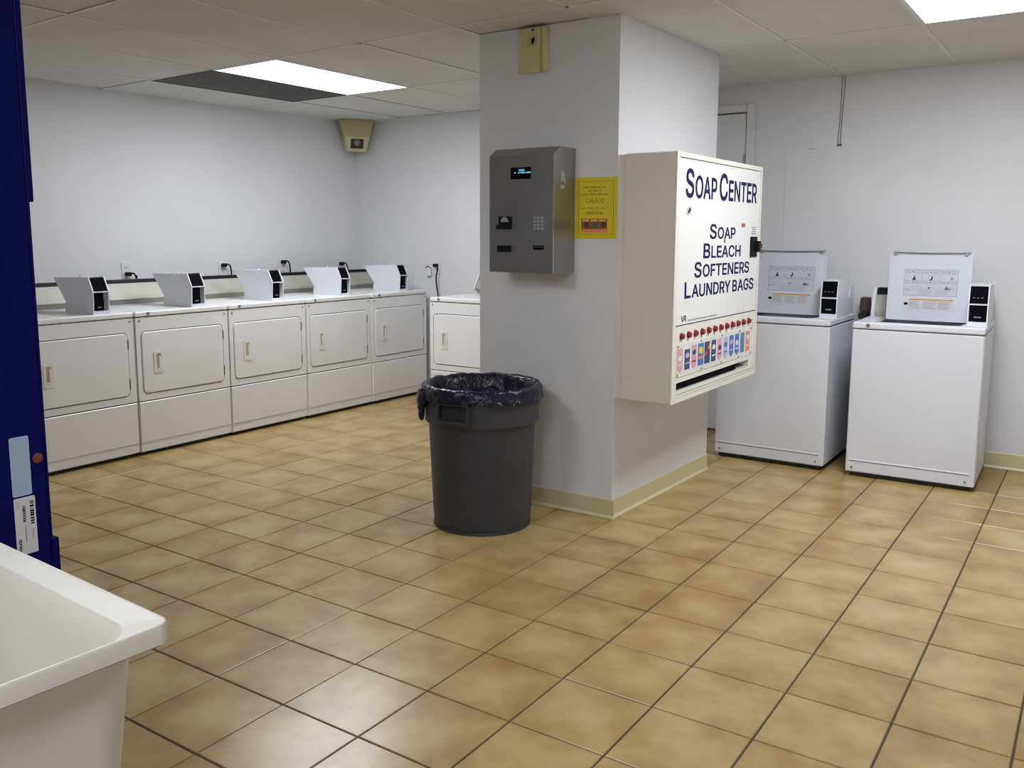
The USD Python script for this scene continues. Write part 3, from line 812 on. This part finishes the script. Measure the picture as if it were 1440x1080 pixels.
for k in range(12):
    yc = 1.868 + k * 0.0838
    w = 0.030 if k not in (3, 4) else 0.036
    zt = 0.846 - (0.012 if k in (1,) else 0.0)
    zb = 0.732
    if k in (0, 2, 6, 7, 8, 9):
        shp = Polygon([(yc - w, zt), (yc + w, zt), (yc + w, zb + 0.018), (yc, zb), (yc - w, zb + 0.018)])
    else:
        shp = sbox(yc - w, zb + 0.006, yc + w, zt)
    pp = part('product_print', fp(shp, 0.0045, 0.0008), 'print_' + ps[k], pan)
    a = 'print_' + acc[k]
    if k == 4:
        part('print_band', fp(Polygon([(yc - w, 0.775), (yc + w, 0.795), (yc + w, 0.815), (yc - w, 0.79)]), 0.0053, 0.0006), 'print_red', pan)
        part('print_band', fp(Polygon([(yc, 0.800), (yc + w, 0.846), (yc + w, 0.815), (yc + 0.01, 0.79)]), 0.0053, 0.0006), 'print_yellow', pan)
    elif k == 3:
        part('print_band', fp(sbox(yc - w, 0.770, yc + w, 0.782), 0.0053, 0.0006), 'print_orange', pan)
        part('print_band', fp(affinity.scale(Point(yc, 0.812).buffer(0.03), 0.9, 0.6), 0.0053, 0.0006), 'print_yellow', pan)
    else:
        part('print_band', fp(affinity.scale(Point(yc, 0.805 + 0.006 * (k % 3 - 1)).buffer(w * 0.8, quad_segs=4), 0.9, 0.55), 0.0053, 0.0006), a, pan)
        part('print_band', fp(sbox(yc - w * 0.7, 0.765, yc + w * 0.7, 0.772), 0.0053, 0.0006), a, pan)

# ------------------------------------------------------------------ card machine on the pillar's front
CX0, CX1, CZ0, CZ1, CF = -1.189, -0.829, 1.187, 1.770, 1.583
t = thing('card_machine', 'brushed steel laundry card payment machine on the front of the pillar', 'card machine', (CX0, PF, CZ0))
cw_, chh, cd = CX1 - CX0, CZ1 - CZ0, PF - CF


def cp_(poly, lift, d):
    return frame(extr(poly, d), (-CX0, -cd - lift, -CZ0), (1, 0, 0), (0, 0, 1), (0, -1, 0))


case = Polygon([(-0.001, 0), (-cd, 0), (-cd, chh - 0.036), (-cd + 0.055, chh), (-0.001, chh)])
part('case', side(extr(case, cw_), 0), 'steel', t)
part('front_edge', [box(cw_ - 0.004, cw_ + 0.0006, -cd - 0.0006, -cd + 0.003, 0.002, chh - 0.038)], 'chrome', t)
dp = part('display', cp_(sbox(-1.066, 1.624, -0.954, 1.677), 0.0, 0.002), 'slot_black', t, label='black display with glowing blue text')
gl = [cp_(sbox(-1.022 + 0.007 * k, 1.660, -1.018 + 0.007 * k, 1.669), 0.002, 0.0004) for k in range(5)]
gl += [cp_(sbox(-1.046 + w, 1.650, -1.046 + w + 0.008, 1.656), 0.002, 0.0004) for w in (0.0, 0.021, 0.034, 0.044, 0.053, 0.066, 0.075, 0.084)]
part('display_text', gl, 'display_glow', dp)
rd = part('card_reader', [cp_(sbox(-1.134, 1.398, -1.061, 1.451), 0.0, 0.004), cp_(rrect(-1.142, -1.061, 1.391, 1.413, 0.006), 0.0, 0.014)], 'black_plastic', t, label='black card reader')
part('reader_hood', cp_(Polygon([(-1.119, 1.425), (-1.074, 1.425), (-1.080, 1.440), (-1.090, 1.448), (-1.104, 1.448), (-1.114, 1.440)]), 0.004, 0.006), 'grey_ink', rd)
part('slot_bezel', cp_(rrect(-1.138, -1.064, 1.284, 1.314, 0.003), 0.0, 0.010), 'black_plastic', t, label='black bill slot')
cs = part('slot_bezel', cp_(sbox(-0.940, 1.296, -0.881, 1.316), 0.0, 0.002), 'slot_black', t, label='black card slot')
part('slot_line', cp_(sbox(-0.934, 1.307, -0.888, 1.309), 0.002, 0.0005), 'grey_ink', cs)
for r_ in range(4):
    for c_ in range(3):
        x, z = -0.930 + 0.020 * c_, 1.443 - 0.0165 * r_
        part('key', cp_(rrect(x - 0.0065, x + 0.0065, z - 0.0055, z + 0.0055, 0.002), 0.0, 0.004), 'chrome', t)
sp = part('side_lock_plate', frame(extr(rrect(-0.138, -0.100, 1.577 - CZ0, 1.66 - CZ0, 0.004), 0.002), (cw_, 0, 0), (0, 1, 0), (0, 0, 1), (1, 0, 0)), 'console_print', t)
part('side_lock', [cyl((cw_ + 0.002, -0.118, 1.61 - CZ0), (cw_ + 0.012, -0.118, 1.61 - CZ0), 0.010, 12)], 'chrome', sp)

# yellow sign
t = thing('yellow_sign', 'yellow printed notice taped to the pillar beside the steel card machine', 'sign', (-0.826, PF, 1.347))
so = lambda poly, lift=0.0, d=0.0006: frame(extr(poly, d), (0, -0.0012 - lift, 0), (1, 0, 0), (0, 0, 1), (0, -1, 0))
part('paper', so(rrect(0, 0.224, 0, 0.286, 0.006), -0.001, 0.001), 'sign_yellow', t)
part('border', so(sbox(0.018, 0.020, 0.204, 0.268).difference(sbox(0.0195, 0.0215, 0.2025, 0.2665))), 'sign_ink', t)


def pseudo(x0, x1, z, h, seed):
    """illegible small print: upright strokes grouped into words"""
    rr = random.Random(seed)
    out, x = [], x0
    while x < x1 - 0.004:
        for _ in range(rr.randint(4, 8)):
            if x > x1 - 0.003:
                break
            out.append(so(sbox(x, z, x + 0.002, z + h)))
            if rr.random() < 0.6:
                out.append(so(sbox(x, z + rr.choice([0, h * .45, h * .85]), x + 0.004, z + h * .15 + rr.choice([0, h * .45, h * .85]) * 0.999)) if False else so(sbox(x, z + h * 0.42, x + 0.004, z + h * 0.58)))
            x += 0.0052
        x += 0.006
    return out


part('small_print', pseudo(0.045, 0.160, 0.236, 0.008, 1) + pseudo(0.070, 0.145, 0.220, 0.008, 2) + pseudo(0.040, 0.175, 0.203, 0.008, 3), 'sign_ink', t)
m = lettering('CALECO', 0.021, 0.095, 0.0006, False)
part('lettering', frame(m, (0.058, -0.0012, 0.168), (1, 0, 0), (0, 0, 1), (0, -1, 0)), 'sign_ink_red', t, label='brown CALECO lettering')
part('small_print', pseudo(0.028, 0.180, 0.141, 0.005, 4) + pseudo(0.060, 0.148, 0.115, 0.011, 6), 'sign_ink', t)
pc = part('picture', so(sbox(0.034, 0.030, 0.172, 0.096)), 'print_orange', t, label='orange picture strip with three dark discs')
part('picture_band', [so(sbox(0.034, 0.046, 0.172, 0.092), 0.0006)], 'sign_ink_red', pc)
part('picture_band', [so(sbox(0.040 + 0.045 * k, 0.082, 0.075 + 0.045 * k, 0.090), 0.0012) for k in range(3)], 'print_yellow', pc)
for k, mm in enumerate(('coin_dark', 'coin_green', 'coin_dark')):
    part('disc', so(Point(0.062 + 0.046 * k, 0.066).buffer(0.014, quad_segs=6), 0.0012), mm, pc)

# small beige box at the top of the pillar
t = thing('sensor_box', 'small beige sensor box with dark hole at the top of the pillar', 'sensor', (-1.055, PF, 2.135))
part('housing', cbox(-0.075, 0.052, -0.045, -0.001, 0.0, 0.205, 0.006), 'beige_plastic', t)
part('cover_side', cbox(0.055, 0.078, -0.043, -0.001, 0.002, 0.203, 0.004), 'beige_plastic', t)
part('lens_hole', front(extr(affinity.rotate(affinity.scale(Point(0.012, 0.142).buffer(0.013, quad_segs=6), 0.6, 1.2), -20), 0.001), -0.0455), 'slot_black', t)
part('lens_surround', front(extr(rrect(-0.022, 0.034, 0.118, 0.168, 0.008), 0.0006), -0.045), 'beige_dark', t)
part('vent', front(extr(sbox(0.002, 0.188, 0.018, 0.194), 0.001), -0.045), 'slot_black', t)

# security camera in the far corner
cc = np.array([-4.33, 3.955])
t = thing('security_camera', 'beige corner security camera with square dark window under the ceiling', 'security camera', (cc[0], cc[1], CEIL - 0.004), 52.0)
# local frame: -y faces the room's middle
def loft(pts_a, za, pts_b, zb):
    return hull(np.vstack([np.c_[np.array(pts_a), np.full(len(pts_a), za)], np.c_[np.array(pts_b), np.full(len(pts_b), zb)]]))
rect = lambda w, y0, y1: [(-w, y0), (w, y0), (w, y1), (-w, y1)]
part('mount', loft(rect(0.150, -0.130, 0.0), -0.014, rect(0.150, -0.130, 0.0), 0.0), 'beige_dark', t)
part('upper_housing', loft(rect(0.108, -0.150, 0.0), -0.145, rect(0.145, -0.126, 0.0), -0.0145), 'beige_dark', t)
part('lower_housing', loft(rect(0.085, -0.105, 0.0), -0.262, rect(0.108, -0.150, 0.0), -0.1455), 'beige_plastic', t)
tilt = math.atan2(0.045, 0.1165)
uu = np.array([0, -math.sin(tilt), math.cos(tilt)])
nn = np.cross([1, 0, 0], uu)
wn = part('window', frame(extr(sbox(-0.055, 0.022, 0.055, 0.106), 0.002), (0, -0.105, -0.262), (1, 0, 0), uu, nn), 'lens_glass', t, label='dark square window')
part('lens', frame(lathe([(0, 0.004), (0.017, 0.004), (0.019, 0.010), (0.025, 0.010), (0.028, 0.0), (0.0, 0.0)], 24), np.array([0, -0.105, -0.262]) + uu * 0.074 + nn * 0.002, (1, 0, 0), uu, nn), 'screw_grey', wn, smooth=40)

# ------------------------------------------------------------------ trash can with liner
TX, TY = -1.106, 1.403
t = thing('trash_can', 'round dark grey plastic trash can in front of the pillar', 'trash can', (TX, TY, 0))
body = lathe([(0.0, 0.004), (0.215, 0.0), (0.224, 0.004), (0.229, 0.018), (0.234, 0.08), (0.254, 0.545), (0.254, 0.652), (0.246, 0.652), (0.246, 0.54), (0.222, 0.03), (0.0, 0.03)], 72)
part('body', body, 'can_grey', t, smooth=35)
collar = lathe([(0.252, 0.507), (0.2685, 0.505), (0.271, 0.509), (0.271, 0.640), (0.276, 0.645), (0.276, 0.660), (0.270, 0.665), (0.254, 0.665), (0.252, 0.64)], 72)
part('rim', collar, 'can_grey', t, smooth=35)
part('base_ring', lathe([(0.222, 0.0), (0.2335, 0.0), (0.2345, 0.006), (0.2325, 0.014), (0.224, 0.014)], 72), 'can_grey', t, smooth=35)
va = math.atan2(EYE[1] - TY, EYE[0] - TX)
for sgn, ang in ((0, va - 0.47), (1, va - 0.47 + PI)):
    ca, sa = math.cos(ang), math.sin(ang)
    out_, tan_ = np.array([ca, sa, 0]), np.array([-sa, ca, 0])
    hm = extr(rrect(-0.080, 0.080, 0.0, 0.092, 0.010).difference(rrect(-0.068, 0.068, 0.018, 0.088, 0.006)), 0.036)
    hm = frame(hm, out_ * 0.259 + np.array([0, 0, 0.524]), tan_, (0, 0, 1), out_)
    h = part('handle', hm, 'can_grey', t)
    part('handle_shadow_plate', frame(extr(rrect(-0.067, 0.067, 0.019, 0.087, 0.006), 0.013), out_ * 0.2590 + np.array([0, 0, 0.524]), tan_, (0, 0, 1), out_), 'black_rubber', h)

# liner: one wrinkled sheet, inside, over the rim and down outside
nth, prof = 220, [(0.150, 0.30), (0.185, 0.40), (0.205, 0.48), (0.218, 0.55), (0.228, 0.60), (0.238, 0.645), (0.250, 0.672), (0.266, 0.680), (0.2800, 0.672), (0.2845, 0.658), (0.2855, 0.642), (0.2865, 0.625), (0.2885, 0.608)]
th = np.linspace(0, 2 * PI, nth, endpoint=False)
V = []
for k, (r, z) in enumerate(prof):
    ring = np.c_[np.cos(th) * 2.2, np.sin(th) * 2.2, np.full(nth, k * 0.18)]
    w1 = meshkit.fbm(ring * 2.3, 4, 11) - 0.5
    w2 = meshkit.fbm(ring * 6.0 + 9, 3, 23) - 0.5
    amp = {0: .06, 1: .06, 2: .05, 3: .04, 4: .03, 5: .012, 6: .010, 7: .012, 8: .014, 9: .016, 10: .016, 11: .02, 12: .03}[k]
    rr_ = r + amp * (w1 * 1.4 + w2 * 0.9)
    if k >= 7:
        rr_ = np.maximum(rr_, r - 0.003)
    if k <= 5:
        rr_ = np.minimum(rr_, (0.215, 0.222, 0.230, 0.235, 0.240, 0.244)[k])
    zz = z + (0.012 if k >= 5 else 0.0) * (w1 + w2) + (0.045 * w1 + 0.04 * w2) * max(0, k - 9) / 3
    V.append(np.c_[TX + rr_ * np.cos(th), TY + rr_ * np.sin(th), zz])
V = np.vstack(V)
F = []
for k in range(len(prof) - 1):
    for i in range(nth):
        a, b = k * nth + i, k * nth + (i + 1) % nth
        F += [(a, a + nth, b), (b, a + nth, b + nth)]
bm = trimesh.Trimesh(V - [TX, TY, 0.0], np.array(F), process=False)
t = thing('trash_bag', 'black plastic liner bag folded over the rim of the trash can', 'trash bag', (TX, TY, 0))
part('sheet', bm, 'bag_black', t, smooth=True)
bot = lathe([(0.0, 0.22), (0.10, 0.225), (0.16, 0.25), (0.185, 0.305), (0.18, 0.31), (0.15, 0.262), (0.0, 0.235)], 32)
part('bottom', bot, 'bag_black', t, smooth=True)
# gathered tail at the left side
al = va - 1.35
kv = []
kn = trimesh.creation.icosphere(3, 1.0)
p = kn.vertices * [0.022, 0.050, 0.055]
p = p * (1 + 0.5 * (meshkit.fbm(kn.vertices * 3 + 5, 3, 4) - 0.5))[:, None]
Rz = trimesh.transformations.rotation_matrix(al, [0, 0, 1])[:3, :3]
kn = trimesh.Trimesh(p @ Rz.T + [0.290 * math.cos(al), 0.290 * math.sin(al), 0.605], kn.faces, process=False)
part('gathered_fold', kn, 'bag_black', t, smooth=True)
k2 = trimesh.creation.icosphere(3, 1.0)
p = k2.vertices * [0.014, 0.020, 0.035]
p = p * (1 + 0.5 * (meshkit.fbm(k2.vertices * 3 + 15, 3, 6) - 0.5))[:, None]
k2 = trimesh.Trimesh(p @ Rz.T + [0.292 * math.cos(al + .05), 0.292 * math.sin(al + .05), 0.545], k2.faces, process=False)
part('gathered_fold', k2, 'bag_black', t, smooth=True)

# ------------------------------------------------------------------ laundry cart
RZ = 0.80
CXR, CYT = 0.186, -1.172
CXL, CYB = -0.738, -1.964
t = thing('laundry_cart', 'off-white moulded plastic laundry cart at the lower left', 'laundry cart', ((CXR + CXL) / 2, (CYT + CYB) / 2, 0), -3.0)
hx, hy = (CXR - CXL) / 2, (CYT - CYB) / 2


def ringpts(hx_, hy_, r, z, n=8):
    p = np.array(rrect(-hx_, hx_, -hy_, hy_, r, n).exterior.coords)[:-1]
    return np.c_[p, np.full(len(p), z)]


levels = [(-0.080, 0.09, 0.20), (-0.070, 0.09, 0.185), (-0.030, 0.06, RZ - 0.050), (-0.028, 0.055, RZ - 0.034), (-0.003, 0.026, RZ - 0.032), (0.0, 0.024, RZ - 0.029), (0.0, 0.024, RZ - 0.004), (-0.002, 0.024, RZ),
          (-0.005, 0.024, RZ), (-0.007, 0.025, RZ - 0.003), (-0.027, 0.055, RZ - 0.012), (-0.034, 0.066, RZ - 0.018), (-0.038, 0.072, RZ - 0.034), (-0.041, 0.075, RZ - 0.06), (-0.082, 0.09, 0.225), (-0.112, 0.09, 0.21)]
rows = [ringpts(hx + d, hy + d, r, z) for d, r, z in levels]
n = len(rows[0])
V = np.vstack(rows + [[[0, 0, 0.185]], [[0, 0, 0.21]]])
F = []
for k in range(len(rows) - 1):
    for i in range(n):
        a, b = k * n + i, k * n + (i + 1) % n
        F += [(a, b, b + n), (a, b + n, a + n)]
c0, c1 = len(V) - 2, len(V) - 1
# close bottom (outside) and floor (inside)
for i in range(n):
    F.append((c0, (i + 1) % n, i))
    a, b = (len(rows) - 1) * n + i, (len(rows) - 1) * n + (i + 1) % n
    F.append((c1, a, b))
cart = trimesh.Trimesh(V, np.array(F), process=False)
cart.fix_normals()
part('tub', cart, 'cart_plastic', t, smooth=35)
part('chassis', cbox(-hx + 0.16, hx - 0.16, -hy + 0.16, hy - 0.16, 0.135, 0.186, 0.005), 'black_plastic', t)
for a in (-1, 1):
    for b in (-1, 1):
        x, y = a * (hx - 0.20), b * (hy - 0.20)
        cs = part('caster', [cyl((x, y - 0.015, 0.055), (x, y + 0.015, 0.055), 0.055, 20), box(x - 0.02, x + 0.02, y - 0.024, y - 0.018, 0.04, 0.14), box(x - 0.02, x + 0.02, y + 0.018, y + 0.024, 0.04, 0.14)], 'black_rubber', t)

# ------------------------------------------------------------------ blue vending machine
MX, MY = -0.80, -0.826
t = thing('vending_machine', 'tall dark blue vending machine side at the left edge of the room', 'vending machine', (MX, MY, 0))
# local: +x is the side we see, +y is its front
part('body', cbox(-0.95, 0, -0.80, -0.012, 0.02, 1.99, 0.003), 'machine_blue', t)
part('door', cbox(-0.95, 0.0, -0.0118, -0.006, 0.60, 1.44, 0.002), 'machine_blue', t)
part('sign_panel', cbox(-0.95, 0.0, -0.0118, 0.004, 1.440, 1.99, 0.002), 'machine_blue', t)
part('kick_panel', cbox(-0.95, 0.0, -0.0118, 0.009, 0.04, 0.620, 0.002), 'machine_blue', t)
part('foot', [cyl((x, y, 0), (x, y, 0.022), 0.03) for x in (-0.88, -0.07) for y in (-0.72, -0.12)], 'black_rubber', t)
st = lambda poly, lift=0.0, d=0.0008: frame(extr(poly, d), (0.0002 + lift, -MY, 0), (0, 1, 0), (0, 0, 1), (1, 0, 0))
part('sticker', st(rrect(-0.9215, -0.8755, 0.745, 0.889, 0.005)), 'sticker_blue', t, label='pale blue rounded sticker')
s2 = part('sticker', st(rrect(-0.9205, -0.8700, 0.600, 0.741, 0.003)), 'sticker_white', t, label='white barcode sticker')
bars = []
rr = random.Random(9)
z = 0.672
while z < 0.728:
    h = rr.choice([0.0015, 0.003, 0.0045])
    bars.append(st(sbox(-0.8835, z, -0.8745, z + h), 0.0008, 0.0004))
    z += h + rr.choice([0.0015, 0.003])
z = 0.680
while z < 0.722:
    h = rr.choice([0.001, 0.002])
    bars.append(st(sbox(-0.9015, z, -0.8945, z + h), 0.0008, 0.0004))
    z += h + 0.0012
part('barcode', bars, 'slot_black', s2)
part('sticker_text', [st(sbox(-0.9155, 0.716 + 0.004 * k, -0.9085, 0.718 + 0.004 * k), 0.0008, 0.0004) for k in range(4)] + [st(sbox(-0.898, 0.63, -0.8955, 0.668), 0.0008, 0.0004), st(sbox(-0.881, 0.635, -0.879, 0.66), 0.0008, 0.0004)], 'grey_ink', s2)
m = lettering('Vendo', 0.0075, 0.032, 0.0004, True)
part('maker_mark', frame(m, (0.001, -0.9085 - MY, 0.608), (0, 0, 1), (0, -1, 0), (1, 0, 0)), 'slot_black', s2)
part('round_cap', frame(lathe([(0, 0), (0.0125, 0), (0.0125, 0.002), (0.010, 0.004), (0, 0.0045)], 20), (0.0, -0.8565 - MY, 0.829), (0, 1, 0), (0, 0, 1), (1, 0, 0)), 'rust_brown', t, label='round rust-brown cap', smooth=40)

# ------------------------------------------------------------------ outlets and cords


def outlet(loc, rotz, label, clabel, low=True, cord_to=(0.05, -0.02, -0.16), white=False):
    """local: x along the wall, -y out of the wall"""
    t = thing('wall_outlet', label, 'outlet', loc, rotz)
    part('cover_plate', front(chamfer_plate(rrect(-0.036, 0.036, -0.058, 0.058, 0.004), 0.006, 0.002), -0.0005), 'outlet_white', t)
    for z in (-0.024, 0.024):
        r = part('receptacle', front(extr(rrect(-0.017, 0.017, z - 0.016, z + 0.016, 0.008), 0.002), -0.0065), 'outlet_white', t)
        part('slot', [front(extr(sbox(x - 0.0015, z - 0.006, x + 0.0015, z + 0.006), 0.0004), -0.0085) for x in (-0.007, 0.007)], 'slot_black', r)
    c = thing('power_cord', clabel, 'power cord', loc, rotz)
    z = -0.024 if low else 0.024
    part('plug', [cbox(-0.018, 0.018, -0.048, -0.0088, z - 0.014, z + 0.014, 0.005)], 'outlet_white' if white else 'black_plastic', c)
    x, y, zz = cord_to
    part('cord', tube([(0.005, -0.040, z), (0.022, -0.052, z + 0.006), (0.04, -0.05, z - 0.012), (x, -0.045, z - 0.06), (x + 0.004, -0.04, zz + 0.05), (x + 0.006, -0.035, zz)], 0.0055, 7), 'black_plastic', c, smooth=True)
    return c


def lw(y, z):
    return (LWX(y), y, z)


rot = 90 - 4.2
outlet(lw(1.845, 1.098), rot, 'white wall outlet between the two leftmost coin boxes', 'black plug and cord in the outlet nearest the blue machine', True, (0.052, 0, -0.10))
outlet(lw(2.640, 1.095), rot, 'white wall outlet above the second dryer console, left of the third coin box', 'black plug and cord left of the third coin box', False, (0.052, 0, -0.10))
outlet(lw(3.215, 1.108), rot, 'white wall outlet left of the fourth coin box', 'black plug and cord left of the fourth coin box', False, (0.052, 0, -0.10))
outlet(lw(3.85, 1.078), rot, 'white wall outlet nearest the room corner', 'black plug and cord nearest the room corner', False, (0.055, 0, -0.10))
outlet((-3.478, BWY(-3.478), 1.078), -1.6, 'white wall outlet on the back wall above the half hidden dryer', 'long black cord hanging on the back wall behind the half hidden dryer', False, (0.03, 0, -0.26))
t = thing('outlet_adapter', 'small pale adapter on a short lead beside the back wall outlet', 'adapter', (-3.56, BWY(-3.56) - 0.001, 1.045), -1.6)
part('body', cbox(-0.025, 0.025, -0.03, 0.0, -0.035, 0.035, 0.005), 'outlet_white', t)
part('clip', tube([(-0.03, -0.02, 0.03), (-0.01, -0.03, 0.045), (0.01, -0.03, 0.045), (0.022, -0.02, 0.03)], 0.004, 6), 'wire_dark', t, smooth=True)

# two thin lines coming down the back wall from the ceiling, to a dark clip; the patched spot beside them
yw = BWY(-0.17)
t = thing('wall_wires', 'two thin dark wires running down the back wall from the ceiling', 'wires', (-0.17, yw, 1.92))
part('wire', tube([(0.003, -0.004, 0.43), (0.002, -0.004, 0.30), (0.0, -0.004, 0.15), (-0.006, -0.004, 0.03), (-0.006, -0.004, 0.0)], 0.0016, 6), 'wire_dark', t, smooth=True)
part('wire', tube([(0.020, -0.004, 0.43), (0.018, -0.004, 0.30), (0.012, -0.004, 0.15), (0.010, -0.004, 0.03), (0.010, -0.004, 0.0)], 0.0016, 6), 'wire_dark', t, smooth=True)
part('clip', cbox(-0.010, 0.020, -0.008, -0.0005, 0.006, 0.014, 0.002), 'wire_dark', t)
t = thing('wall_patch', 'faint painted-over rectangular patch on the back wall beside the wires', 'wall patch', (-0.33, BWY(-0.33), 1.55))
part('board', cbox(-0.17, 0.145, -0.001, 0.012, -0.30, 0.405, 0.0008), 'wall_paint', t)
part('scuff', front(extr(Polygon([(-0.06, 0.366), (0.0, 0.368), (0.02, 0.366), (0.0, 0.363)]), 0.0004), -0.0011), 'grey_ink', t)
